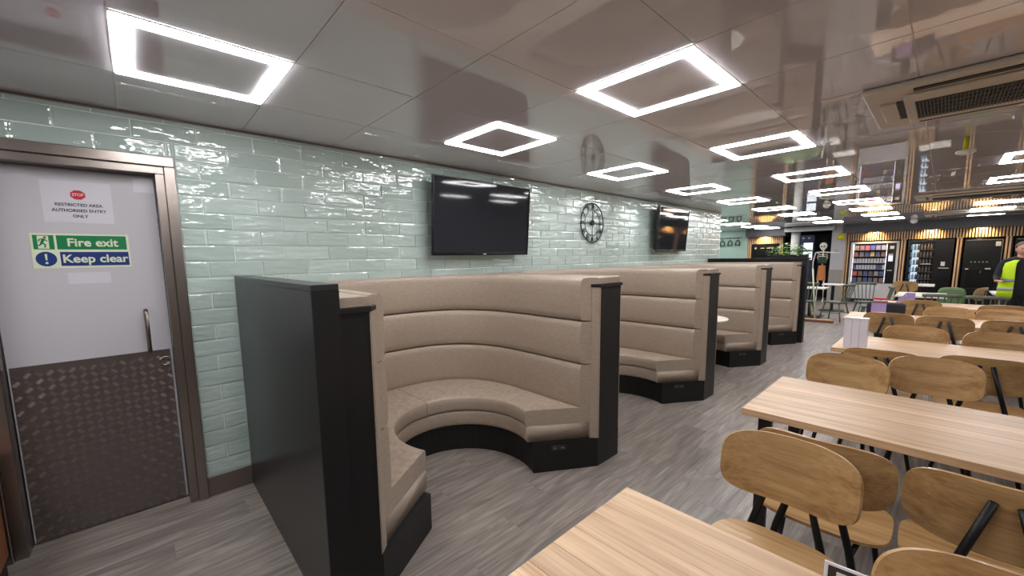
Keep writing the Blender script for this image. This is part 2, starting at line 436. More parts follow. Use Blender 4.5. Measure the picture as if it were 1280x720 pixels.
# chequer plate: raised bar groups on a dark metal sheet
kp = obj('kick_plate', B(-.1, -.097, -.572, .118, .015, 1.05), M['chequer'], d)
bm = BM()
def bar(bm, y, z, ang, L_=.028, W=.0026):
    c, s = cos(ang), sin(ang); t = .0024; x0 = -.097
    P = lambda a, b, x: bm.verts.new((x, y+a*c-b*s, z+a*s+b*c))
    a = [P(-L_/2, 0, x0), P(0, -W, x0), P(L_/2, 0, x0), P(0, W, x0)]
    tp = P(-L_*.22, 0, x0+t); tq = P(L_*.22, 0, x0+t)
    bm.faces.new((a[0], a[1], tp)); bm.faces.new((a[1], tq, tp)); bm.faces.new((a[1], a[2], tq)); bm.faces.new((a[2], a[3], tq)); bm.faces.new((a[3], tp, tq)); bm.faces.new((a[3], a[0], tp))
st = .044
for i in range(17):
    for j in range(26):
        y = -.555+i*st; z = .035+j*st*.95
        if z > 1.03 or y > .105: continue
        ang = radians(45) if (i+j) % 2 else radians(-45)
        for q in range(5):
            o_ = (q-2)*.0066
            bar(bm, y-o_*sin(ang), z+o_*cos(ang), ang)
obj('raised_bars', bm, mat('raised_metal', lin(158, 148, 144), .35, metal=.8), kp, kind='stuff')
h = obj('handle', tube(BM(), [(-.1, .02, 1.315), (-.055, .02, 1.315), (-.045, .02, 1.30), (-.045, .02, 1.075), (-.055, .02, 1.06), (-.1, .02, 1.06)], .0115, 10), M['steel'], d, smooth=True)
o = obj('ring_pull', None, M['steel'], d)
bm = BM(); n = 20
tube(bm, [(-.093, .09+.027*cos(2*pi*k/n), .975+.027*sin(2*pi*k/n)) for k in range(n+1)], .004, 6); bm.to_mesh(o.data); bm.free(); o.data.materials.append(M['steel'])
bm = BM()
box(bm, -.02, .03, .18, .235, 0, 2.20); box(bm, -.02, .03, -.70, -.64, 0, 2.20); box(bm, -.02, .03, -.70, .235, 2.20, 2.26)
trf = obj('trim_2', bm, M['steel'], kind='structure', bevel=.004)
bm = BM()
box(bm, -.145, .012, .135, .18, 0, 2.155); box(bm, -.145, .012, -.64, -.585, 0, 2.155); box(bm, -.145, .012, -.64, .18, 2.155, 2.20)
obj('trim_3', bm, M['steel'], kind='structure', bevel=.003)

# notices on the door
X0 = -.0995
n1 = thing('paper_notice', 'white paper notice with a red stop octagon high on the white door', 'notice', (X0, -.215, 1.97))
obj('sheet', B(0, .0012, -.145, .142, -.12, .115), M['paper'], n1)
mw = wallmat(.0012, 0, 0)
oc = [(.033*cos(pi/8+k*pi/4), .04+.028*sin(pi/8+k*pi/4)) for k in range(8)]
obj('stop_octagon', flat(BM(), oc, mw), M['red'], n1)
text('STOP', .022, M['paper'], n1, wallmat(.0024, 0, .04), bold=.0006, sx=.9)
for s, z in (('RESTRICTED AREA', -.018), ('AUTHORISED ENTRY', -.05), ('ONLY', -.082)):
    text(s, .0235, M['ink'], n1, wallmat(.0016, 0, z), bold=.0004, sx=1.0)
n3 = tag(obj('plain_sticker', B(X0, X0+.0008, .03, .125, 2.05, 2.135), M['paper']), 'small blank white sticker in the upper right corner of the white door', 'sticker')
n4 = tag(obj('clear_sticker', B(X0, X0+.0005, -.30, -.12, 1.50, 1.565), M['paper']), 'blank pale sticker on the white door just under the fire exit sign', 'sticker')
n2 = thing('safety_sign', 'green and blue fire exit keep clear sign on the white door', 'sign', (X0, -.22, 1.69))
obj('backing', B(0, .002, -.205, .20, -.098, .098), M['lum'], n2)
mw = wallmat(.002, 0, 0); rect = lambda a, b, c, e: [(a, c), (b, c), (b, e), (a, e)]
obj('green_panel', flat(BM(), rect(-.105, .188, .008, .088), mw), M['green'], n2)
obj('blue_panel', flat(BM(), rect(-.098, .192, -.086, -.006), mw), M['blue'], n2)
obj('pictogram_panel', flat(BM(), rect(-.195, -.115, .008, .088), mw), M['green'], n2)
obj('blue_disc', flat(BM(), [(-.153+.041*cos(2*pi*k/28), -.046+.041*sin(2*pi*k/28)) for k in range(28)], mw), M['blue'], n2)
text('Fire exit', .064, M['lum'], n2, wallmat(.0032, .042, .046), bold=.0016)
text('Keep clear', .064, M['lum'], n2, wallmat(.0032, .048, -.047), bold=.0016)
bm = BM(); mw3 = wallmat(.0032, 0, 0)
flat(bm, rect(-.178, -.135, .012, .084), mw3)
obj('doorway_shape', bm, M['lum'], n2)
bm = BM(); mw4 = wallmat(.0042, 0, 0)
def limb(a, b, wd=.006):
    dx, dy = b[0]-a[0], b[1]-a[1]; l = math.hypot(dx, dy); nx, ny = -dy/l*wd/2, dx/l*wd/2
    flat(bm, [(a[0]-nx, a[1]-ny), (b[0]-nx, b[1]-ny), (b[0]+nx, b[1]+ny), (a[0]+nx, a[1]+ny)], mw4)
flat(bm, [(-.148+.006*cos(2*pi*k/12), .075+.006*sin(2*pi*k/12)) for k in range(12)], mw4)
limb((-.152, .068), (-.163, .044), .011); limb((-.163, .044), (-.148, .034), .007); limb((-.148, .034), (-.153, .018), .006)
limb((-.163, .044), (-.170, .030), .007); limb((-.170, .030), (-.186, .030), .006); limb((-.153, .066), (-.140, .054), .005); limb((-.153, .066), (-.170, .064), .005); limb((-.170, .064), (-.174, .052), .005)
obj('running_figure', bm, M['green'], n2)
bm = BM(); flat(bm, [(-.158, -.018), (-.148, -.018), (-.150, -.053), (-.156, -.053)], mw3); flat(bm, [(-.153+.006*cos(2*pi*k/12), -.068+.006*sin(2*pi*k/12)) for k in range(12)], mw3)
obj('exclamation_mark', bm, M['lum'], n2)

# wooden cupboard side at the far left edge of the view
cb = thing('wooden_cupboard', 'brown wooden cupboard edge at the left of the white door', 'cupboard', (.12, -1.235, 0))
obj('body', B(0, .38, 0, .60, .1, .56), M['cupboard'], cb, bevel=.004); obj('plinth', B(.01, .37, .01, .59, 0, .1), M['black'], cb)
obj('top_board', B(-.005, .39, -.01, .605, .56, .585), M['cupboard'], cb, bevel=.003)

# ------------------------------------------------------------------ curved booths
V, XC, AA, NN = .785, .88, .775, 2.5
def upath(dd, n=28, m=5, xe=None):
    """plan points of the backrest line, offset outwards by dd, from -v round to +v"""
    xe = xe if xe is not None else 1.508+.72*dd
    P = []
    for k in range(m): P.append((xe+(XC-xe)*k/m, -(V+dd)))
    for k in range(n+1):
        th = -pi/2+pi*k/n; s, c = sin(th), cos(th)
        P.append((XC-(AA+dd)*abs(c)**(2/NN), (V+dd)*(1 if s > 0 else -1)*abs(s)**(2/NN)))
    for k in range(m-1, -1, -1): P.append((xe+(XC-xe)*k/m, V+dd))
    return P
def arc(c, r, ph, N):
    return [(c-r*cos(-ph+2*ph*k/(N-1)), r*sin(-ph+2*ph*k/(N-1))) for k in range(N)]
def loft(bm, rings, closed_profile=True, caps=True):
    """rings: list of stations, each a list of points"""
    R = [[bm.verts.new(p) for p in r] for r in rings]; n = len(R[0])
    for i in range(len(R)-1):
        for k in range(n if closed_profile else n-1):
            j = (k+1) % n; bm.faces.new((R[i][k], R[i][j], R[i+1][j], R[i+1][k]))
    if caps: bm.faces.new(R[0][::-1]); bm.faces.new(R[-1])
    return bm
def sweep_back(z0, z1, top=False):
    prof = [(.10, z0), (.05, z0), (.012, z0+.001), (.003, z0+.008), (-.003, z0+.05), (-.006, (z0+z1)/2), (-.003, z1-.05), (.003, z1-.008), (.012, z1-.001), (.05, z1), (.10, z1)]
    if top: prof = prof[:6]+[(-.004, z1-.06), (-.001, z1-.03), (.006, z1-.012), (.018, z1-.003), (.035, z1), (.10, z1)]
    paths = [upath(d_, xe=1.508+.72*d_) for d_, z in prof]
    N = len(paths[0])
    return loft(BM(), [[(paths[q][i][0], paths[q][i][1], prof[q][1]) for q in range(len(prof))] for i in range(N)])
def seat_loft(cx, r, ph, prof, xin_end, sel, outer_off=0.0, xe=None):
    """prof: (fraction from backrest line to front edge, extra in, z)"""
    out = upath(outer_off, xe=xe); N = len(out)
    # inner arc sampled so stations correspond
    inn = arc(cx, r, ph, N)
    st_ = []
    for i in range(N):
        o_, q = Vector(out[i]), Vector(inn[i]); dr = (q-o_); l = dr.length; dr = dr/l
        st_.append([tuple((o_+dr*(f*l+e)).to_3d()+Vector((0, 0, z))) for f, e, z in prof])
    return loft(BM(), st_[sel[0]:sel[1]])
def make_booth(loc, label):
    t = thing('curved_booth', label, 'booth seat', loc, 0, 'beige curved booths along the tiled wall')
    NP = len(upath(0))
    # carcass: U ring from curve offset .1 to the rectangle
    def uring(bm, dd, xf, vf, z0, z1, xe=None):
        inner = upath(dd, xe=xe or xf)
        outer = []
        for (x, v) in inner:
            # project to rectangle boundary along ray from (XC,0)
            if x >= XC: outer.append((x if abs(x-xf) > 1e-6 else xf, math.copysign(vf, v)))
            else:
                dx, dv = x-XC, v
                s = min((XC-.02)/abs(dx) if abs(dx) > 1e-6 else 1e9, vf/abs(dv) if abs(dv) > 1e-6 else 1e9)
                outer.append((XC+dx*s, dv*s))
        return loft(bm, [[(i_[0], i_[1], z0), (i_[0], i_[1], z1), (o_[0], o_[1], z1), (o_[0], o_[1], z0)] for i_, o_ in zip(inner, outer)])
    obj('carcass', uring(BM(), .101, 1.60, 1.0305, 0, 1.385), M['black'], t)
    obj('cap', uring(BM(), .101, 1.613, 1.0305, 1.386, 1.408), M['black'], t, bevel=.003)
    tp = obj('top_pad', uring(BM(), .101, 1.590, 1.0305, 1.409, 1.452), M['fabric'], t, bevel=.014, seg=3)
    for s in (-1, 1):
        a, b = sorted((s*.815, s*.89)); obj('end_trim', prism(BM(), [(x_, s*v_) for x_, v_ in ((1.560, .846), (1.606, .893), (1.58, .897), (1.53, .852))], .226, 1.385), M['fabric'], t, bevel=.003)
        obj('cap_end', prism(BM(), [(x_, s*v_) for x_, v_ in ((1.563, .842), (1.615, .893), (1.58, .895), (1.53, .848))], 1.387, 1.408), M['black'], t, bevel=.002)
    bc = obj('back_cushion', sweep_back(.455, .803), M['fabric'], t, smooth=True)
    bc = obj('back_cushion', sweep_back(.811, 1.130), M['fabric'], t, smooth=True)
    bc = obj('back_cushion', sweep_back(1.138, 1.455, True), M['fabric'], t, smooth=True)
    for o in t.children:
        if o.name.startswith('back_cushion'): o.modifiers.new('split', 'EDGE_SPLIT').split_angle = radians(50)
    half = NP//2
    pr = [(0, .0, .350), (0, .0, .466), (.3, 0, .472), (.7, 0, .473), (1, -.03, .472), (1, -.010, .468), (1, -.002, .456), (1, .001, .42), (1, .001, .38), (1, -.002, .362), (1, -.010, .353)]
    for sel in ((0, half+1), (half, NP)):
        bm = seat_loft(1.075, .474, radians(114), pr, 0, sel, .066, xe=1.552)
        o = obj('seat_cushion', bm, M['fabric'], t, smooth=True)
        o.modifiers.new('split', 'EDGE_SPLIT').split_angle = radians(55)
        for v in o.data.vertices:
            if abs(v.co.y) < .004: v.co.y += .0025 if sel[0] else -.0025
    pr = [(0, 0, .225), (0, 0, .349), (1, -.02, .349), (1, -.006, .342), (1, .0, .325), (1, .0, .245), (1, -.006, .228), (1, -.012, .225)]
    obj('seat_band', seat_loft(1.075, .482, radians(114.5), pr, 0, (0, NP), .066, xe=1.55), M['fabric'], t, smooth=True)
    pr = [(0, 0, 0), (0, 0, .224), (1, 0, .224), (1, 0, 0)]
    obj('plinth', seat_loft(1.075, .520, radians(120), pr, 0, (0, NP), .1, xe=1.597), M['black'], t)
    # twin socket set in the angled plinth end on the far side
    a, b = Vector((1.33, .46)), Vector((1.60, .89)); dirv = (b-a).normalized(); nrm = Vector((dirv.y, -dirv.x)); mid = a+dirv*(.19)
    sk = obj('socket_panel', B(-.06, .06, -.002, .004, -.02, .02), M['panel'], t)
    sk.location = (mid.x+nrm.x*.012, mid.y+nrm.y*.012, .185); sk.rotation_euler = (0, 0, math.atan2(dirv.y, dirv.x))
    for q in (-1, 1):
        k_ = obj('socket', B(q*.03-.013, q*.03+.013, -.005, -.001, -.007, .007), M['steel_dark'], sk)
    return t
YC0, PITCHY = 1.64, 2.062
lb = ['beige curved booth seat nearest the camera, under the first television', 'second beige curved booth seat, next behind the nearest one',
      'beige curved booth seat with a round white table, third from the camera', 'farthest beige curved booth seat, next to the tall black end panel with plants']
b0 = make_booth((0, YC0, 0), lb[0])
for k in range(1, 4): dup(b0, (0, YC0+k*PITCHY, 0), 0, lb[k])
ep = thing('booth_end_panel', 'tall charcoal end panel between the white door and the first booth', 'panel', (0, .5, 0))
obj('board', B(.015, 1.625, 0, .108, 0, 1.488), M['panel'], ep, bevel=.002); obj('top_edge', B(.015, 1.63, 0, .109, 1.4885, 1.515), M['panel'], ep, bevel=.002)
obj('end_edge', B(1.6255, 1.632, 0, .108, 0, 1.488), M['black'], ep)
ep2 = thing('booth_end_panel', 'tall black end panel behind the farthest booth, with plants on it', 'panel', (0, 8.86, 0))
obj('board', B(.015, 1.66, 0, .14, 0, 1.5), M['black'], ep2, bevel=.003); obj('top_edge', B(.015, 1.68, -.03, .16, 1.5005, 1.53), M['black'], ep2, bevel=.002)

# round table in the third booth
t = thing('round_table', 'small round white pedestal table inside the third booth', 'table', (1.04, YC0+2*PITCHY, 0))
obj('table_top', lathe(BM(), [(.36, .725), (.375, .73), (.38, .74), (.375, .75)], n=40), M['tablewhite'], t)
obj('pedestal', lathe(BM(), [(.03, .02), (.03, .725)], n=16), M['blackmetal'], t, smooth=True)
obj('base', lathe(BM(), [(.25, 0), (.25, .008), (.04, .02)], n=32), M['blackmetal'], t)

# plants along the far end panel
pt = thing('trough_planter', 'green leafy plants in a low trough on the farthest booth panel', 'plant', (1.38, 8.93, 1.53))
obj('trough', B(-.27, .27, -.07, .07, 0, .06), M['black'], pt, bevel=.004)
bm = BM(); random.seed(3)
for k in range(420):
    x = random.uniform(-.26, .26); base = Vector((x, random.uniform(-.05, .05), .05)); a = random.uniform(0, 2*pi); l = random.uniform(.03, .15)
    tip = base + Vector((cos(a)*l*.8, sin(a)*l*.7, random.uniform(.0, .19)*(1.25-abs(x+.05)*2.2)))
    d_ = Vector((cos(a), sin(a), random.uniform(-.5, .4))).normalized(); s_ = d_.cross(Vector((0, 0, 1))).normalized(); L_ = random.uniform(.04, .075)
    v = [bm.verts.new(tip), bm.verts.new(tip+d_*L_*.5+s_*L_*.35), bm.verts.new(tip+d_*L_), bm.verts.new(tip+d_*L_*.5-s_*L_*.35)]
    bm.faces.new((v[0], v[1], v[2])); bm.faces.new((v[0], v[2], v[3]))
obj('foliage', bm, M['leaf'], pt, kind='stuff')

# ------------------------------------------------------------------ televisions
def tv(label, y, z, yaw, tilt):
    t = thing('television', label, 'television', (.02, y, z)); t.rotation_euler = (0, 0, 0)
    obj('wall_bracket', B(0, .10, -.2, .2, -.15, .15), M['blackmetal'], t, bevel=.004)
    # local frame: x out of wall
    R = Matrix.Translation((.115, 0, 0)) @ Matrix.Rotation(tilt, 4, 'Y') @ Matrix.Rotation(yaw, 4, 'Z')
    def part(name, bm, m, **k):
        bmesh.ops.transform(bm, matrix=R, verts=bm.verts); return obj(name, bm, m, t, **k)
    W, Hh = .635, .362
    part('back_shell', B(-.045, .0, -W*.96, W*.96, -Hh*.93, Hh*.93), M['bezel'], bevel=.015)
    bz = BM()
    for a in ((-W, W, Hh-.014, Hh), (-W, W, -Hh, -Hh+.024), (-W, -W+.014, -Hh+.024, Hh-.014), (W-.014, W, -Hh+.024, Hh-.014)): box(bz, 0, .022, a[0], a[1], a[2], a[3])
    part('bezel', bz, M['bezel'], bevel=.002)
    part('screen', B(.0005, .014, -W+.014, W-.014, -Hh+.024, Hh-.014), M['screen'])
    part('maker_plate', B(.022, .0228, -.02, .02, -Hh+.008, -Hh+.014), M['white'])
    return t
tv('black flat television on the tiled wall above the nearest booth', 2.68, 2.005, radians(0), radians(4))
tv('black flat television on the tiled wall beyond the round clock', 6.92, 2.04, radians(3), radians(4))

# ------------------------------------------------------------------ wall clock
ck = thing('wall_clock', 'round open iron skeleton clock with roman numerals between the two televisions', 'clock', (.03, 4.71, 2.065))
def circ(r, n=48): return [(0, r*cos(2*pi*k/n), r*sin(2*pi*k/n)) for k in range(n+1)]
obj('outer_ring', tube(BM(), circ(.262), .008, 6), M['clock'], ck, smooth=True)
obj('inner_ring', tube(BM(), circ(.172), .005, 6), M['clock'], ck, smooth=True)
obj('hub', tube(BM(), [(-.01, 0, 0), (.015, 0, 0)], .036, 20), M['clock'], ck)
bm = BM()
for k in range(4):
    a = k*pi/2; tube(bm, [(0, .03*cos(a), .03*sin(a)), (0, .262*cos(a), .262*sin(a))], .004, 5)
obj('spokes', bm, M['clock'], ck)
rom = ['XII', 'I', 'II', 'III', 'IIII', 'V', 'VI', 'VII', 'VIII', 'IX', 'X', 'XI']
for k, s in enumerate(rom):
    a = pi/2-k*pi/6; mw = wallmat(.002, 0, 0) @ Matrix.Rotation(a-pi/2, 4, 'Z') @ Matrix.Translation((0, .217, 0))
    text(s, .085, M['clock'], ck, mw, depth=.003, bold=.002, sx=.62, name='numeral')
obj('hour_hand', tube(BM(), [(.012, -.02, .01), (.012, .11, -.02)], .005, 5), M['clock'], ck)
obj('minute_hand', tube(BM(), [(.016, 0, -.03), (.016, .0, .16)], .004, 5), M['clock'], ck)

# ------------------------------------------------------------------ ceiling air conditioners
def ac(label, x0, x1, y0, y1):
    t = thing('ceiling_air_conditioner', label, 'air conditioner', (x0, y0, H-.04), 0, 'ceiling cassette air conditioners'); W, D = x1-x0, y1-y0
    bm = BM(); box(bm, 0, W, 0, D, .004, .038); obj('frame', bm, M['acbody'], t, bevel=.012)
    obj('louvre_slot', B(.2, W-.2, .055, .10, -.001, .006), M['dark'], t); obj('louvre_slot', B(.2, W-.2, D-.10, D-.055, -.001, .006), M['dark'], t)
    obj('raised_panel', B(.16, W-.16, .145, D-.145, -.014, .004), M['acbody'], t, bevel=.006)
    g = obj('intake_grille', B(.2, W-.2, .27, D-.23, -.0155, -.012), M['dark'], t)
    bm = BM(); n = int((W-.4)/.014)
    for k in range(n): box(bm, .2+k*.014, .2+k*.014+.0035, .27, D-.23, -.021, -.0155)
    for k in range(1, 5): box(bm, .2, W-.2, .27+(D-.5)*k/5-.002, .27+(D-.5)*k/5+.002, -.020, -.0155)
    obj('grille_fins', bm, M['fascia'], g, kind='stuff')
    obj('end_flap', B(.055, .125, .26, D-.24, -.010, .006), M['acbody'], t, bevel=.004)
    obj('end_recess', B(.126, .15, .26, D-.24, -.002, .005), M['dark'], t)
    return t
ac('big beige ceiling air conditioner cassette nearest the camera at top right', *acs[0])
ac('second ceiling air conditioner cassette, halfway down the room', *acs[1])
ac('farthest ceiling air conditioner cassette near the vending machines', *acs[2])
sp = thing('ceiling_sensor', 'yellow pipe with a round white sensor hanging under the ceiling', 'sensor', (3.305, 5.0, 2.5))
obj('pipe', tube(BM(), [(0, 0, 0), (0, 0, -.10)], .016, 12), M['yellow'], sp, smooth=True)
obj('sensor_disc', lathe(BM(), [(.03, -.10), (.055, -.105), (.055, -.12), (.03, -.135)], n=24), M['white'], sp, smooth=True)
dc = tag(obj('dome_camera', ball(BM(), (0, 0, 0), .075, seg=20), M['white'], smooth=True), 'small white dome camera under the ceiling before the vending machines', 'camera'); dc.location = (2.62, 16.2, 2.45)

# ------------------------------------------------------------------ oak tables
def make_table(name, label, x0, x1, y0, y1, ns=8):
    W, D = x1-x0, y1-y0
    t = thing('dining_table', label, 'table', (x0, y0, 0), 0, 'long oak tables')
    top = obj('table_top', B(.006, W-.006, .006, D-.006, .713, .720), M['oak'], t)
    sw = D/ns; rnd = random.Random(int(y0*10)+5)
    o0 = None
    for k in range(ns):
        bm = BM(); prism(bm, [(0, 0), (W, 0), (W, sw-.0006), (0, sw-.0006)], 0, .038)
        s = obj('stave', bm, M['oak'], top, loc=(0, k*sw, .712), bevel=.0012, seg=1)
    for sx_ in (0, 1):
        for sy_ in (0, 1):
            xx = .07 if sx_ == 0 else W-.13; yy = .05 if sy_ == 0 else D-.09
            bm = BM(); box(bm, xx, xx+.06, yy, yy+.04, 0, .712); obj('leg', bm, M['blackmetal'], t, bevel=.002)
        xx = .07 if sx_ == 0 else W-.13
        obj('cross_bar', B(xx, xx+.06, .09, D-.09, .672, .712), M['blackmetal'], t)
    obj('long_bar', B(.13, W-.13, D/2-.02, D/2+.02, .672, .712), M['blackmetal'], t)
    return t
make_table('t', 'long oak table in the near right corner of the view, with a framed menu', 2.535, 4.74, .44, 1.30)
make_table('t', 'long oak table in the middle right, second from the camera', 2.565, 4.77, 2.48, 3.34)
make_table('t', 'long oak table carrying a white paper stand, third from the camera', 2.63, 4.83, 4.70, 5.56)
make_table('t', 'long oak table, fourth from the camera', 2.42, 4.62, 6.97, 7.79)
make_table('t', 'farthest long oak table, with red packs and a lilac card on it', 2.50, 4.70, 9.10, 9.96)

# ------------------------------------------------------------------ plywood chairs
def superell(w, h, n, k, N):
    a = 2*pi*k/N; c, s = cos(a), sin(a)
    return (w/2*math.copysign(abs(c)**(2/n), c), h/2*math.copysign(abs(s)**(2/n), s))
def shell(w, h, n, fn, th, N=48, rings=7):
    """curved plywood sheet: outline superellipse w x h, fn maps (u,v)->3D point and normal"""
    bm = BM(); top = []; bot = []
    R = []
    for side in (0, 1):
        rr = []
        for q in range(1, rings+1):
            f = q/rings; f2 = f if q < rings else 1.0
            pr = []
            for k in range(N):
                u, v = superell(w, h, n, k, N); P, nn = fn(u*f2, v*f2)
                pr.append(bm.verts.new(P + nn*(th/2 if side else -th/2)))
            rr.append(pr)
        P, nn = fn(0, 0); c = bm.verts.new(P + nn*(th/2 if side else -th/2))
        for k in range(N): bm.faces.new((c, rr[0][k], rr[0][(k+1) % N]))
        for q in range(rings-1):
            for k in range(N): bm.faces.new((rr[q][k], rr[q+1][k], rr[q+1][(k+1) % N], rr[q][(k+1) % N]))
        R.append(rr[-1])
    for k in range(N): bm.faces.new((R[0][k], R[0][(k+1) % N], R[1][(k+1) % N], R[1][k]))
    return bm
def back_fn(u, v):     # faces +y, sides come forward
    k = 1.35; P = Vector((u, -.235+k*u*u*1.0 - v*.16, .750+v)); nn = Vector((-2*k*u, 1, .16)).normalized(); return P, nn
def seat_fn(u, v):
    z = .466 + .35*max(0, -v-.05)**2*2 - .9*max(0, v-.10)**2 + .12*u*u; 
    return Vector((u, v+.015, z)), Vector((-.24*u, 0, 1)).normalized()
def make_chair(loc, rz, label):
    t = thing('plywood_chair', label, 'chair', loc, rz, 'oak plywood chairs at the long tables')
    obj('seat', shell(.44, .43, 3.4, seat_fn, .013), M['ply'], t, smooth=True, bevel=0)
    obj('backrest', shell(.445, .262, 3.7, back_fn, .012), M['ply'], t, smooth=True)
    for o in t.children:
        o.modifiers.new('split', 'EDGE_SPLIT').split_angle = radians(50)
    for s in (-1, 1):
        obj('leg', tube(BM(), [(s*.028, -.262, .825), (s*.083, -.250, .60), (s*.116, -.243, .465), (s*.205, -.275, 0)], [.009, .010, .011, .009], 8, flat=1.3), M['blackmetal'], t, smooth=True)
        obj('leg', tube(BM(), [(s*.15, .12, .45), (s*.20, .21, 0)], [.012, .009], 8), M['blackmetal'], t, smooth=True)
        obj('side_rail', tube(BM(), [(s*.118, -.24, .445), (s*.15, .12, .447)], .010, 8), M['blackmetal'], t, smooth=True)
    obj('cross_rail', tube(BM(), [(-.15, .12, .447), (.15, .12, .447)], .010, 8), M['blackmetal'], t, smooth=True)
    return t
PI = pi
def place(bx, by, face, label, jit=0):
    # bx,by = backrest centre; face +1 looks to +y
    rz = (0 if face > 0 else PI)+jit
    sy = by+.235 if face > 0 else by-.235
    place.n += 1
    if place.n == 1: return make_chair((bx, sy, 0), rz, label)
    return dup(place.c, (bx, sy, 0), rz, label)
place.n = 0
C = [
 (2.91, 1.87, -1, 'oak chair between the two nearest tables, end seat facing the camera', 0),
 (2.985, 1.955, 1, 'oak chair back to back with the end seat, at the second table', .0),
 (3.44, 1.965, 1, 'oak chair at the right edge near the second table, black back struts showing', .03),
 (3.42, 1.405, -1, 'oak chair under the nearest table at the bottom edge, only its back top showing', 0),
 (2.85, 3.75, -1, 'oak chair beyond the second table, end seat beside the aisle', -.04),
 (3.28, 4.03, -1, 'oak chair beyond the second table, pulled out right of the end seat', .03),
 (3.0, 4.13, 1, 'oak chair before the third table, half hidden behind two chair backs', 0),
 (3.50, 4.28, 1, 'oak chair before the third table by the right edge, back struts showing', .02),
 (3.13, 5.68, -1, 'oak chair beyond the third table, left of the two in view', .02),
 (3.65, 5.69, -1, 'oak chair beyond the third table, right of the two in view', 0),
 (2.86, 6.73, 1, 'oak chair before the fourth table, right behind the white paper stand', 0),
 (3.31, 6.7, 1, 'oak chair before the fourth table, middle of the three struts up backs', .02),
 (3.8, 6.71, 1, 'oak chair before the fourth table, third from the aisle', 0),
 (3.35, 7.87, -1, 'oak chair beyond the fourth table, left of the two in view', 0),
 (3.8, 7.93, -1, 'oak chair beyond the fourth table, right of the two in view', 0),
 (3.07, 8.8, 1, 'oak chair before the farthest long table, beside the black bag', 0),
 (3.84, 8.55, 1, 'oak chair before the farthest long table, by the right edge', 0),
 (2.66, 14.2, 1, 'oak chair far back before the gap between two vending machines', 0),
 (3.62, 12.35, 1, 'single oak chair turned sideways far back among the green chairs', 1.2),
]
for i, c in enumerate(C):
    o = place(*c)
    if i == 0: place.c = o

# ------------------------------------------------------------------ things on the tables
mn = thing('framed_menu', 'clear framed menu card standing on the nearest table at the bottom edge', 'menu', (3.13, 1.11, .7505), radians(6))
R = Matrix.Rotation(radians(-12), 4, 'X')
def mp_(name, bm, m, **k):
    bmesh.ops.transform(bm, matrix=R, verts=bm.verts); return obj(name, bm, m, mn, **k)
mp_('frame', B(0, .15, 0, .006, 0.002, .148), M['frost'], bevel=.001)
bm = BM()
rnd = random.Random(4)
mp_('printed_card', B(.007, .143, -.001, 0, .01, .142), mat('menu_print', lin(52, 44, 40), .5))
mp_('inner_card', B(.022, .128, -.002, -.001, .01, .133), M['frost'])
for k in range(3): mp_('picture', B(.028+k*.033, .052+k*.033, -.003, -.002, .085, .125), [M['orange'], M['broom'], M['olive']][k])
st_ = thing('paper_stand', 'white upright folded paper stand on the corner of the third table', 'stand', (2.70, 4.78, .7505))
bm = BM(); box(bm, 0, .155, 0, .006, 0, .268); box(bm, 0, .006, .006, .10, 0, .268); box(bm, .149, .155, .006, .10, 0, .268); obj('panel', bm, M['frost'], st_)
obj('top_sheet', B(-.004, .159, -.004, .104, .268, .272), M['paper'], st_)
for k in (1, 2): obj('fold', B(.052*k-.001, .052*k+.001, -.0015, 0, 0, .268), M['reflect'], st_)
bg = thing('shopping_bag', 'black bag with a lilac front lying on the fourth long table', 'bag', (2.585, 7.60, .7505))
obj('body', B(0, .38, 0, .16, 0, .165), M['cloth'], bg, bevel=.03); obj('lilac_label', B(.05, .20, -.004, -.0005, .004, .160), M['lilac'], bg)
lc = thing('lilac_card', 'lilac folded card standing behind the black bag', 'card', (2.76, 9.25, .7505), radians(-8))
bm = BM(); prism(bm, [(0, 0), (.20, 0), (.20, .004), (0, .004)], 0, .004)
for v in bm.verts: pass
obj('card_leaf', bm, M['lilac'], lc); bm = BM()
v = [bm.verts.new(p) for p in ((0, 0, .004), (.13, 0, .004), (.13, .01, .19), (0, .005, .004), (.13, .012, .004), (.13, .02, .19))]
bm.faces.new((v[0], v[1], v[2])); bm.faces.new((v[3], v[5], v[4])); bm.faces.new((v[0], v[2], v[5], v[3])); bm.faces.new((v[1], v[4], v[5], v[2])); bm.faces.new((v[0], v[3], v[4], v[1]))
obj('card_leaf', bm, M['lilac'], lc); obj('card_leaf', B(.135, .24, .0, .006, .004, .20), M['lilac'], lc)
for k, (dx, lab) in enumerate(((0, 'left'), (.09, 'right'))):
    rb = thing('red_pack', 'small red and white pack beside the black bag, %s one' % lab, 'pack', (2.53+dx, 9.16, .7505), .2*k, 'red and white packs')
    obj('box', B(0, .08, 0, .05, 0, .10), M['redbox'], rb); obj('band', B(-.001, .081, -.001, .051, .05, .072), M['paper'], rb)

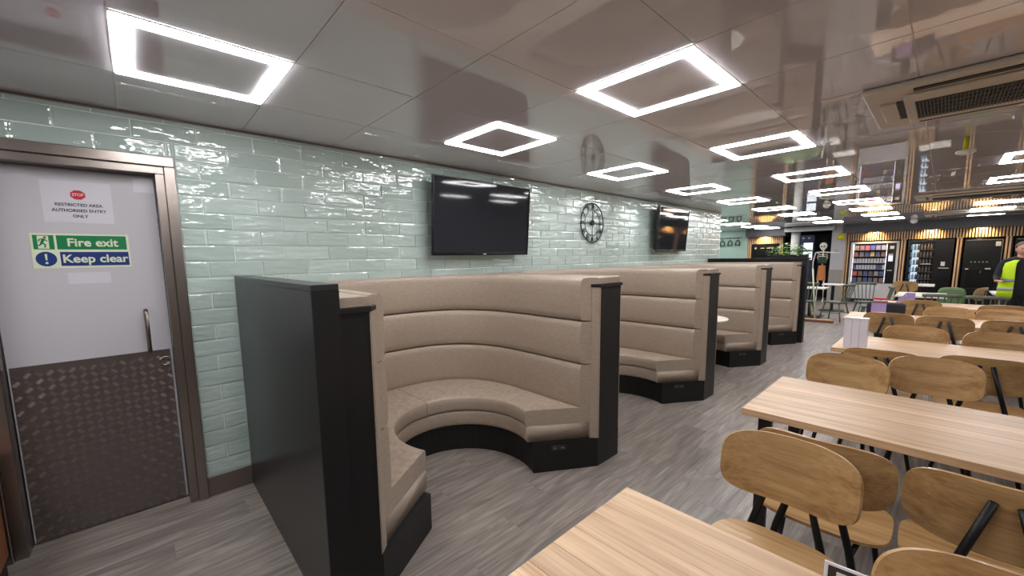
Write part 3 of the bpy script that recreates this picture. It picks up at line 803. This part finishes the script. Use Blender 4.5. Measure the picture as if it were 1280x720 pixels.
# ------------------------------------------------------------------ green spindle chairs and white tables at the back
def make_windsor(loc, rz, label):
    t = thing('spindle_chair', label, 'chair', loc, rz, 'green spindle back chairs')
    obj('seat', shell(.42, .42, 2.8, lambda u, v: (Vector((u, v, .45-.1*(v-.1)**2)), Vector((0, 0, 1))), .03, 24, 3), M['olive'], t, smooth=True)
    for sx_ in (-1, 1):
        for sy_ in (-1, 1): obj('leg', tube(BM(), [(sx_*.14, sy_*.14, .435), (sx_*.21, sy_*.22, 0)], [.017, .012], 6), M['olive'], t, smooth=True)
    for s in (-1, 1): obj('stretcher', tube(BM(), [(s*.18, -.18, .2), (s*.18, .18, .2)], .009, 6), M['olive'], t)
    for k in range(6):
        x = -.17+k*.068; obj('spindle', tube(BM(), [(x*.9, -.18, .45), (x*1.1, -.27, .84)], .010, 5), M['olive'], t)
    obj('top_rail', tube(BM(), [(-.22, -.25, .855), (-.1, -.285, .865), (.1, -.285, .865), (.22, -.25, .855)], .026, 6, flat=1.2), M['olive'], t, smooth=True)
    return t
wc = make_windsor((1.62, 12.35, 0), radians(72), 'grey green spindle chair in the aisle beyond the last booth')
for x, y, rz, l in ((1.05, 12.2, radians(180), 'grey green spindle chair behind the broom, tucked to the small white table'),
                    (3.28, 10.35, 0, 'grey green spindle chair behind the farthest long table, left of the pair'), (3.76, 10.3, 0, 'grey green spindle chair behind the farthest long table, right of the pair'),
                    (2.12, 12.8, radians(200), 'grey green spindle chair in front of the lit snack machine'), (2.32, 11.75, radians(100), 'grey green spindle chair right of the one before the snack machine')):
    dup(wc, (x, y, 0), rz, l)
def white_table(x0, x1, y0, y1, label):
    t = thing('white_table', label, 'table', ((x0+x1)/2, (y0+y1)/2, 0), 0, 'white tables at the back'); W, D = (x1-x0)/2, (y1-y0)/2
    obj('table_top', B(-W, W, -D, D, .72, .75), M['tablewhite'], t, bevel=.004)
    obj('pedestal', tube(BM(), [(0, 0, .02), (0, 0, .72)], .035, 10), M['blackmetal'], t); obj('base', B(-.25, .25, -.25, .25, 0, .02), M['blackmetal'], t, bevel=.003)
white_table(2.66, 3.35, 11.2, 12.3, 'white rectangular table behind the lilac card')
white_table(2.62, 3.15, 14.9, 15.7, 'small white table in front of the black bottle machine')
white_table(3.95, 4.8, 12.6, 13.6, 'white table beside the person in the high visibility vest')
white_table(.75, 1.38, 12.5, 13.1, 'small white table beyond the last booth, by the broom')
white_table(1.05, 1.48, 14.2, 14.7, 'small white table near the grey half wall')
gs = thing('green_shell_chair', 'solid green high back chair in front of the black machines', 'chair', (3.42, 13.3, 0))
obj('shell', shell(.40, .46, 4, lambda u, v: (Vector((u, -.2+1.0*u*u-.12*v, .60+v)), Vector((-2*u, 1, 0)).normalized()), .03, 28, 4), M['olive2'], gs, smooth=True)
obj('seat', shell(.42, .42, 4, lambda u, v: (Vector((u, v+.04, .43)), Vector((0, 0, 1))), .06, 24, 3), M['olive2'], gs, smooth=True)
for sx_ in (-1, 1):
    for sy_ in (-1, 1): obj('leg', tube(BM(), [(sx_*.16, sy_*.14, .40), (sx_*.2, sy_*.2, 0)], .013, 6), M['blackmetal'], gs)
br = thing('floor_broom', 'wide floor broom with a pale pole standing in the aisle beyond the booths', 'broom', (1.44, 11.85, 0), .06)
obj('brush_head', B(-.30, .24, -.05, .05, .0, .05), M['broom'], br, bevel=.01); obj('pole', tube(BM(), [(-.10, .02, .05), (-.22, .13, 1.24)], .016, 8), M['pole'], br, smooth=True)
obj('head_board', B(-.30, .24, -.035, .035, .05, .075), M['slat'], br, bevel=.006)

# ------------------------------------------------------------------ far facade: slat surrounds and machines
obj('trim_4', B(1.0, 9, FY-.22, FY+1.2, 2.24, H), M['fascia'], kind='structure')
obj('trim_5', B(-1.78, -.55, FY-.22, FY+1.2, 2.24, H), M['fascia'], kind='structure')
def slats(name, label, bays, x0, x1):
    t = thing(name, label, 'cladding', (0, FY, 0))
    bm = BM(); box(bm, x0, x1, .04, .06, 1.97, 2.24)
    for a, b in bays: box(bm, a, b, .04, .06, 0, 1.97)
    obj('backing_board', bm, M['dark'], t)
    bm = BM(); x = x0
    while x < x1-.02:
        box(bm, x, x+.031, 0, .04, 1.98, 2.24); x += .058
    obj('header_slats', bm, M['slat'], t, kind='stuff')
    for a, b in bays:
        for q in range(max(2, int((b-a)/.062))):
            xx = a+q*.062; obj('post_slat', B(xx, xx+.036, 0, .04, 0, 1.98), M['slat'], t)
    return t
slats('slat_surround', 'timber slat surround framing the row of vending machines', [(1.06, 1.18), (2.35, 2.47), (3.46, 3.58), (4.32, 4.45), (5.6, 5.72)], 1.06, 5.8)
slats('slat_surround', 'small timber slat surround around the coffee machine at the end of the tiled wall', [(-1.74, -1.6), (-.74, -.62)], -1.74, -.62)
for k, x in enumerate((1.75, 2.95, 3.9, 5.0, -1.2)):
    lab = ['above the lit snack machine', 'above the black bottle machine', 'above the black coffee machine', 'beyond the person at the right edge', 'above the small slat surround at the wall end'][k]
    t = thing('downlight', 'warm downlight washing the timber slats '+lab, 'light', (x, FY-.17, 2.235), 0, 'warm downlights over the machines')
    obj('lamp_body', tube(BM(), [(0, 0, 0), (0, 0, -.02)], .04, 12), M['black'], t); obj('lens', tube(BM(), [(0, 0, -.02), (0, 0, -.024)], .03, 12), M['warm'], t)
    ld = bpy.data.lights.new('warm_glow', 'SPOT'); ld.energy = 22; ld.color = (1, .66, .28); ld.spot_size = radians(120); ld.spot_blend = .6; ld.shadow_soft_size = .02
    lo = bpy.data.objects.new('warm_glow', ld); COL.objects.link(lo); lo.parent = t; lo.location = (0, -.03, -.03); lo.rotation_euler = (radians(52), 0, 0)

# snack machine
vm = thing('vending_machine', 'lit snack vending machine in a pale grey casing', 'vending machine', (1.20, FY+.03, 0))
bm = BM(); box(bm, 0, .06, 0, .8, .12, 1.94); box(bm, 1.06, 1.12, 0, .8, .12, 1.94); box(bm, .06, 1.06, 0, .8, 1.88, 1.94); box(bm, .06, 1.06, 0, .8, .12, .62); box(bm, .06, 1.06, .5, .8, .62, 1.88)
obj('casing', bm, M['vendwhite'], vm, bevel=.006)
obj('foot', B(.02, 1.10, .05, .75, 0, .12), M['black'], vm); obj('tray_flap', B(.16, .78, -.01, .0, .42, .56), M['paper'], vm, bevel=.004)
obj('interior', B(.06, .86, .42, .499, .62, 1.88), M['vendint'], vm)
for k in range(6): obj('shelf', B(.062, .858, .02, .42, .64+k*.205, .652+k*.205), M['fascia'], vm)
obj('light_strip', B(.065, .083, .03, .05, .65, 1.86), M['lit'], vm); obj('light_strip', B(.838, .856, .03, .05, .65, 1.86), M['lit'], vm)
obj('control_panel', B(.862, 1.058, .0, .2, .62, 1.88), M['bezel'], vm); obj('display', B(.90, 1.00, -.004, 0, 1.32, 1.5), M['litblue'], vm)
obj('notice', B(.92, 1.01, -.004, 0, 1.7, 1.79), M['paper'], vm); obj('notice', B(.90, 1.0, -.004, 0, 1.52, 1.55), M['paper'], vm); obj('coin_slot', B(.9, 1.0, -.004, 0, 1.02, 1.05), M['reflect'], vm)
lt = bpy.data.lights.new('machine_glow', 'AREA'); lt.energy = 5; lt.shape = 'RECTANGLE'; lt.size = .7; lt.size_y = .1; lt.color = (.85, .9, 1)
lo = bpy.data.objects.new('machine_glow', lt); COL.objects.link(lo); lo.parent = vm; lo.location = (.45, .1, 1.87); lo.rotation_euler = (radians(-10), 0, 0)
cols = [(120, 110, 125), (150, 140, 140), (84, 76, 74), (130, 90, 88), (200, 70, 80), (170, 155, 120), (190, 190, 205), (70, 80, 130), (120, 100, 80)]
pm = [mat('packet_foil', lin(*c), .35) for c in cols]
rowname = ['bottom', 'second lowest', 'third lowest', 'third highest', 'second highest', 'top']
NTH = ['first', 'second', 'third', 'fourth', 'fifth', 'sixth', 'seventh', 'eighth', 'ninth', 'tenth', 'eleventh']
rnd = random.Random(11)
pk = {}
for r in range(6):
    n = 6 if r in (0, 1, 4, 5) else 11
    for k in range(n):
        wd = .8/n*.72; ci = rnd.randrange(len(pm)) if r not in (2, 3) else rnd.choice((6, 7, 6))
        if r == 1 and k == 0: ci = 4
        key = (n, ci)
        if key not in pk:
            bm = BM(); v0 = [(-wd/2, -.02), (wd/2, -.02), (wd/2, .02), (-wd/2, .02)]; prism(bm, v0, 0, .14)
            for v in bm.verts:
                if v.co.z > .1: v.co.y *= .2
            o = obj('snack_packet', bm, pm[ci]); pk[key] = o
        else: o = pk[key].copy(); COL.objects.link(o)
        o.location = (1.20+.085+(k+.5)*.75/n, FY+.12, .653+r*.205)
        o.location.z += .001
        tag(o, '%s snack packet from the left, %s shelf of the snack machine' % (NTH[k], rowname[r]), 'snack', 'snacks on the %s machine shelf' % rowname[r])
# bottle machine
vb = thing('vending_machine', 'black bottle vending machine with a cold blue lit column', 'vending machine', (2.50, FY+.03, 0))
bm = BM(); box(bm, 0, .92, .2, .8, .0, 1.95); box(bm, 0, .05, 0, .2, 0, 1.95); box(bm, .55, .92, 0, .2, 0, 1.95); box(bm, .05, .55, 0, .2, 0, .5); box(bm, .05, .55, 0, .2, 1.88, 1.95)
obj('casing', bm, M['bezel'], vb, bevel=.004)
obj('lit_column', B(.10, .24, .17, .19, .6, 1.82), M['lit'], vb)
for k in range(6): obj('shelf', B(.052, .548, .01, .199, .55+k*.22, .558+k*.22), M['fascia'], vb)
obj('display', B(.70, .78, -.004, 0, 1.18, 1.3), M['paper'], vb); obj('keypad', B(.66, .86, -.004, 0, 1.10, 1.13), M['reflect'], vb); obj('price_strip', B(.3, .5, -.004, .0, 1.22, 1.25), M['reflect'], vb)
bp_ = BM(); lathe(bp_, [(.024, 0), (.026, .01), (.026, .11), (.010, .15), (.010, .17)], n=8)
bm_ = mat('drink_bottle', lin(110, 160, 200), .2, vary=.3)
bo = obj('drink_bottle', bp_, bm_, smooth=True); fb = True
bm2 = mat('dark_bottle', lin(74, 70, 70), .25, vary=.3)
bd = None
for r in range(6):
    for k in range(7):
        if fb: o = bo; fb = False
        elif k < 2: o = bo.copy(); COL.objects.link(o)
        else:
            if bd is None:
                bd = bo.copy(); bd.data = bo.data.copy(); bd.data.materials[0] = bm2; o = bd
            else: o = bd.copy()
            COL.objects.link(o)
        o.location = (2.50+.09+k*.066, FY+.08, .5585+r*.22)
        tag(o, '%s drink bottle from the left, %s shelf of the bottle machine' % (NTH[k], rowname[r]), 'bottle', 'bottles on the %s shelf of the black machine' % rowname[r])
# coffee machines
def coffee(x, w_, label):
    t = thing('coffee_machine', label, 'coffee machine', (x, FY+.03, 0))
    obj('body', B(0, w_, .12, .7, 0, 1.93), M['bezel'], t, bevel=.006)
    bm = BM(); box(bm, 0, w_, 0, .12, .0, .55); box(bm, 0, w_, 0, .12, 1.05, 1.93); box(bm, 0, .1, 0, .12, .55, 1.05); box(bm, w_-.1, w_, 0, .12, .55, 1.05)
    obj('front_panel', bm, M['bezel'], t, bevel=.004)
    obj('edge_trim', B(w_-.03, w_-.018, -.006, 0, .1, 1.9), M['steel'], t); obj('edge_trim', B(.03, w_-.03, -.006, 0, 1.89, 1.9), M['steel'], t)
    obj('notice', B(w_-.14, w_-.05, -.005, 0, 1.72, 1.84), M['reflect'], t)
    for k in range(5): obj('button', B(.14+k*.07, .17+k*.07, -.005, 0, 1.28, 1.30), M['reflect'], t)
    obj('price_plate', B(.06, .12, -.005, 0, 1.08, 1.11), M['paper'], t); obj('price_plate', B(w_*.6, w_*.6+.1, -.005, 0, 1.09, 1.12), M['paper'], t)
    obj('spout', tube(BM(), [(w_/2, .06, 1.04), (w_/2, .06, .98)], .02, 8), M['steel'], t)
coffee(3.61, .69, 'tall black coffee machine behind the person')
coffee(4.48, 1.08, 'tall black machine at the right edge behind the person')
cf = thing('coffee_machine', 'black counter machine inside the small slat surround at the wall end', 'coffee machine', (-1.58, FY+.05, 0))
obj('body', B(0, .82, 0, .6, 0, 1.96), M['bezel'], cf, bevel=.005)
for k, (x, z) in enumerate(((.08, 1.82), (.62, 1.82), (.66, 1.55), (.1, 1.38), (.45, 1.40))): obj('badge', tube(BM(), [(x, -.005, z), (x, 0, z)], .035, 12), M['reflect'], cf)
for k in range(2): obj('name_strip', B(.24+k*.2, .36+k*.2, -.004, 0, 1.81, 1.835), M['reflect'], cf)
bv = thing('drinks_cooler', 'dark blue drinks cooler with pale lit panels left of the dark doorway', 'cooler', (-.10, FY-.2, 0))
obj('body', B(0, .38, 0, .6, 0, 2.22), mat('cooler_blue', lin(26, 36, 66), .4), bv, bevel=.005)
obj('lit_panel', B(.10, .35, -.006, 0, 1.72, 1.96), M['lit'], bv); obj('lit_panel', B(.10, .35, -.006, 0, 1.38, 1.66), M['lit'], bv)
for k in (0, 1): obj('badge', tube(BM(), [(.08+k*.16, -.006, 2.12), (.08+k*.16, 0, 2.12)], .03, 10), M['reflect'], bv)
obj('trim_6', tube(BM(), [(-.26, FY-.1, 0), (-.26, FY-.1, 2.5)], .13, 20), M['white'], kind='structure', smooth=True)
obj('wall_rear', B(.72, 1.06, FY-.1, FY+1.2, 0, 2.5), M['door'], kind='structure')
obj('trim_7', B(.715, 1.065, FY-.13, FY-.101, 0, 1.05), M['wainscot'], kind='structure')
obj('wall_bay', B(-7, -1.76, FY, FY+1.2, 0, H), M['teal'], kind='structure')
sw_ = tag(obj('wall_switch', B(.84, .89, FY-.115, FY-.1, 1.62, 1.72), M['reflect']), 'small grey switch on the white wall right of the skeleton', 'switch')
au = thing('wall_air_conditioner', 'long silver grey unit under the ceiling above the dark doorway', 'air conditioner', (-.5, FY-.6, 2.28))
obj('casing', B(0, 1.35, 0, .3, .06, .2), M['reflect'], au, bevel=.02); obj('louvre', B(.05, 1.3, -.005, .01, .07, .10), M['white'], au)
bl = thing('yellow_balloon', 'round yellow balloon hanging before the white wall section', 'balloon', (.98, FY-.35, 2.12))
obj('skin', ball(BM(), (0, 0, 0), .10, seg=18), M['yellow'], bl, smooth=True); obj('string', tube(BM(), [(0, 0, .09), (0, 0, .379)], .003, 5), M['white'], bl)
# dark hanging hoops on the teal wall
rl = tag(obj('hanging_rail', tube(BM(), [(-2.75, FY-.06, 2.24), (-1.95, FY-.06, 2.24)], .012, 6), M['blackmetal']), 'thin black rail on the far teal wall', 'rail')
for k in range(3):
    x = -2.62+k*.27; t = thing('bell_pendant', 'black open bell shaped pendant on the far teal wall, %s of three' % ['left', 'middle', 'right'][k], 'pendant', (x, FY-.06, 2.0), 0, 'bell pendants on the teal wall')
    obj('hoop', tube(BM(), [(-.075, 0, -.03), (-.07, 0, .04), (-.055, 0, .10), (-.025, 0, .14), (.025, 0, .14), (.055, 0, .10), (.07, 0, .04), (.075, 0, -.03)], .018, 6), M['blackmetal'], t, smooth=True)
    obj('hook', tube(BM(), [(0, 0, .15), (0, 0, .235)], .008, 5), M['blackmetal'], t)
    obj('base_bar', B(-.09, .09, -.01, .01, -.06, -.03), M['blackmetal'], t)

# ------------------------------------------------------------------ skinned figures
def skinned(name, joints, edges, radii, m, parent, sub=2, root=0):
    me = bpy.data.meshes.new(name); me.from_pydata([Vector(j) for j in joints], edges, []); me.materials.append(m)
    o = bpy.data.objects.new(name, me); COL.objects.link(o); o.parent = parent
    o.modifiers.new('skin', 'SKIN').use_smooth_shade = True
    sv = me.skin_vertices[0].data if me.skin_vertices else None
    if sv is None:
        bm = BM(); bm.from_mesh(me); bm.verts.layers.skin.verify(); bm.to_mesh(me); bm.free(); sv = me.skin_vertices[0].data
    for i, r in enumerate(radii):
        r = r if isinstance(r, tuple) else (r, r); sv[i].radius = r; sv[i].use_root = (i == root)
    s = o.modifiers.new('sub', 'SUBSURF'); s.levels = sub; s.render_levels = sub
    return o
# hanging skeleton decoration
sk = thing('skeleton_decoration', 'white life size skeleton decoration standing in the dark doorway', 'decoration', (.60, 16.9, 0))
bm = BM(); ball(bm, (0, 0, 1.84), .10, 1, 1.1, 1.15, 14); ball(bm, (0, -.03, 1.74), .06, 1, 1, .8, 10); obj('skull', bm, M['bone'], sk, smooth=True)
bm = BM(); 
for s in (-1, 1): ball(bm, (s*.035, -.10, 1.82), .024, seg=8)
obj('eye_sockets', bm, M['dark'], sk)
obj('spine', tube(BM(), [(0, .03, 1.72), (0, .05, 1.4), (0, .03, 1.0)], .02, 6), M['bone'], sk)
for k in range(6):
    z = 1.58-k*.055; r = .12+.02*sin(k); obj('rib', tube(BM(), [(r*cos(a), r*.6*sin(a), z-.03*abs(sin(a))) for a in [2*pi*q/14 for q in range(15)]], .009, 5), M['bone'], sk)
obj('collar_bones', tube(BM(), [(-.19, 0, 1.62), (0, -.03, 1.64), (.19, 0, 1.62)], .022, 6), M['bone'], sk)
obj('arm', tube(BM(), [(.19, 0, 1.62), (.33, -.05, 1.62), (.45, -.1, 1.60)], [.02, .014, .012], 6), M['bone'], sk); obj('arm', tube(BM(), [(-.19, 0, 1.62), (-.24, 0, 1.3), (-.22, -.05, 1.02)], [.02, .015, .012], 6), M['bone'], sk)
obj('shirt', B(-.11, .11, -.09, .07, 1.26, 1.50), mat('dark_green_top', lin(52, 66, 44), .9), sk, bevel=.05)
obj('skirt', tube(BM(), [(0, -.01, 1.2), (0, -.01, .72)], [.09, .12], 12), M['orange'], sk)
for s in (-1, 1): obj('leg', tube(BM(), [(s*.07, 0, 1.0), (s*.08, -.01, .5), (s*.09, 0, .06), (s*.09, -.1, .01)], [.025, .02, .015, .012], 6), M['bone'], sk)

# person in the high visibility vest
pr = thing('person', 'person in a yellow high visibility vest over dark clothes at the right edge', 'person', (4.13, 11.2, 0), radians(8))
pr.scale = (.94, .94, .94)
# local: faces -y, slightly towards -x
J = [(0, 0, 1.0), (0, 0, 1.18), (0, .01, 1.38), (0, .02, 1.50), (0, .0, 1.60),
     (-.19, .01, 1.50), (-.27, -.04, 1.22), (-.30, -.26, 1.16), (.19, .01, 1.50), (.26, .0, 1.22), (.27, -.12, .98),
     (-.10, 0, .95), (-.11, -.02, .52), (-.12, .02, .09), (-.12, -.14, .035), (.10, 0, .95), (.12, -.02, .52), (.12, .03, .09), (.13, -.12, .035)]
E_ = [(0, 1), (1, 2), (2, 3), (3, 4), (3, 5), (5, 6), (6, 7), (3, 8), (8, 9), (9, 10), (0, 11), (11, 12), (12, 13), (13, 14), (0, 15), (15, 16), (16, 17), (17, 18)]
Rr = [(.16, .12), (.15, .115), (.18, .13), (.14, .10), .058, .07, .05, .036, .07, .05, .036, .095, .065, .045, .04, .095, .065, .045, .04]
skinned('body', J, E_, Rr, M['cloth'], pr)
hd = BM(); ball(hd, (0, -.02, 1.72), .095, .82, 1.0, 1.25, 20)
for v in hd.verts:
    if v.co.z < 1.68 and v.co.y < -.02: v.co.x *= .85
ball(hd, (0, -.118, 1.705), .016, 1, 1.2, 1.4, 8); ball(hd, (-.08, -.01, 1.71), .02, .5, 1, 1.5, 8); ball(hd, (.08, -.01, 1.71), .02, .5, 1, 1.5, 8)
tube(hd, [(0, .01, 1.52), (0, 0, 1.64)], .055, 12)
obj('head', hd, M['skin'], pr, smooth=True)
bm = BM(); ball(bm, (0, .01, 1.765), .1, .88, 1.05, .95, 18)
bmesh.ops.delete(bm, geom=[v for v in bm.verts if v.co.z < 1.76 and v.co.y < -.04], context='VERTS')
obj('hair', bm, M['hair'], pr, smooth=True)
bm = BM()
for s in (-1, 1): ball(bm, (s*.032, -.105, 1.735), .009, seg=8)
obj('eyes', bm, M['dark'], pr); obj('mouth', tube(BM(), [(-.022, -.104, 1.662), (.022, -.104, 1.662)], .005, 5), mat('lips', lin(150, 80, 80), .5), pr)
for s in (-1, 1):
    base = Vector((-.30, -.26, 1.16)) if s < 0 else Vector((.27, -.12, .98)); d_ = Vector((.1, -1, 0)).normalized() if s < 0 else Vector((0, -.3, -1)).normalized()
    sd = Vector((1, 0, 0))
    pts = [tuple(base), tuple(base+d_*.085)]; ed = [(0, 1)]; rad = [(.03, .02), (.036, .018)]
    for f in range(4):
        b_ = base+d_*.085+sd*(f-1.5)*.019; i0 = len(pts); l = [.065, .075, .07, .055][f]
        pts += [tuple(b_+d_*l*.5), tuple(b_+d_*l*.9+Vector((0, 0, -.015)))]; ed += [(1, i0), (i0, i0+1)]; rad += [.009, .008]
    i0 = len(pts); pts += [tuple(base+d_*.05-sd*s*.03*-1), tuple(base+d_*.085+sd*s*.05)]; ed += [(0, i0), (i0, i0+1)]; rad += [.012, .009]
    skinned('hand', pts, ed, rad, M['skin'], pr, 1)
# vest: open front, two panels and a back with grey bands
def vest_ring(z, rx, ry, a0, a1, n=12): return [Vector((rx*cos(a0+(a1-a0)*k/n), ry*sin(a0+(a1-a0)*k/n), z)) for k in range(n+1)]
def vest_panel(a0, a1, zs, m, name, grow=0):
    bm = BM(); R = []
    for z, rx, ry in zs: R.append([bm.verts.new(p) for p in vest_ring(z, rx+grow, ry+grow, a0, a1)])
    for i in range(len(R)-1):
        for k in range(len(R[0])-1): bm.faces.new((R[i][k], R[i][k+1], R[i+1][k+1], R[i+1][k]))
    o = obj(name, bm, m, pr, smooth=True); s = o.modifiers.new('th', 'SOLIDIFY'); s.thickness = .006; return o
Z = [(.86, .25, .19), (1.0, .235, .18), (1.2, .225, .17), (1.38, .235, .17), (1.48, .21, .15), (1.53, .12, .11)]
LS, RS, BK = (radians(180), radians(248)), (radians(292), radians(360)), (0, pi)
for nm_, (a0, a1) in (('vest_panel', LS), ('vest_panel', RS), ('vest_panel', BK)):
    vest_panel(a0, a1, Z, M['hivis'], nm_)
    for zz in (.98, 1.14):
        i_ = [(zz, .238, .182), (zz+.05, .232, .178)]; vest_panel(a0, a1, i_, M['reflect'], 'reflective_band', .006)
print('objects', len(bpy.data.objects))

for o in bpy.data.objects:
    if 'label' in o and len(o['label'].split()) > 14: print('LONG', len(o['label'].split()), o['label'])
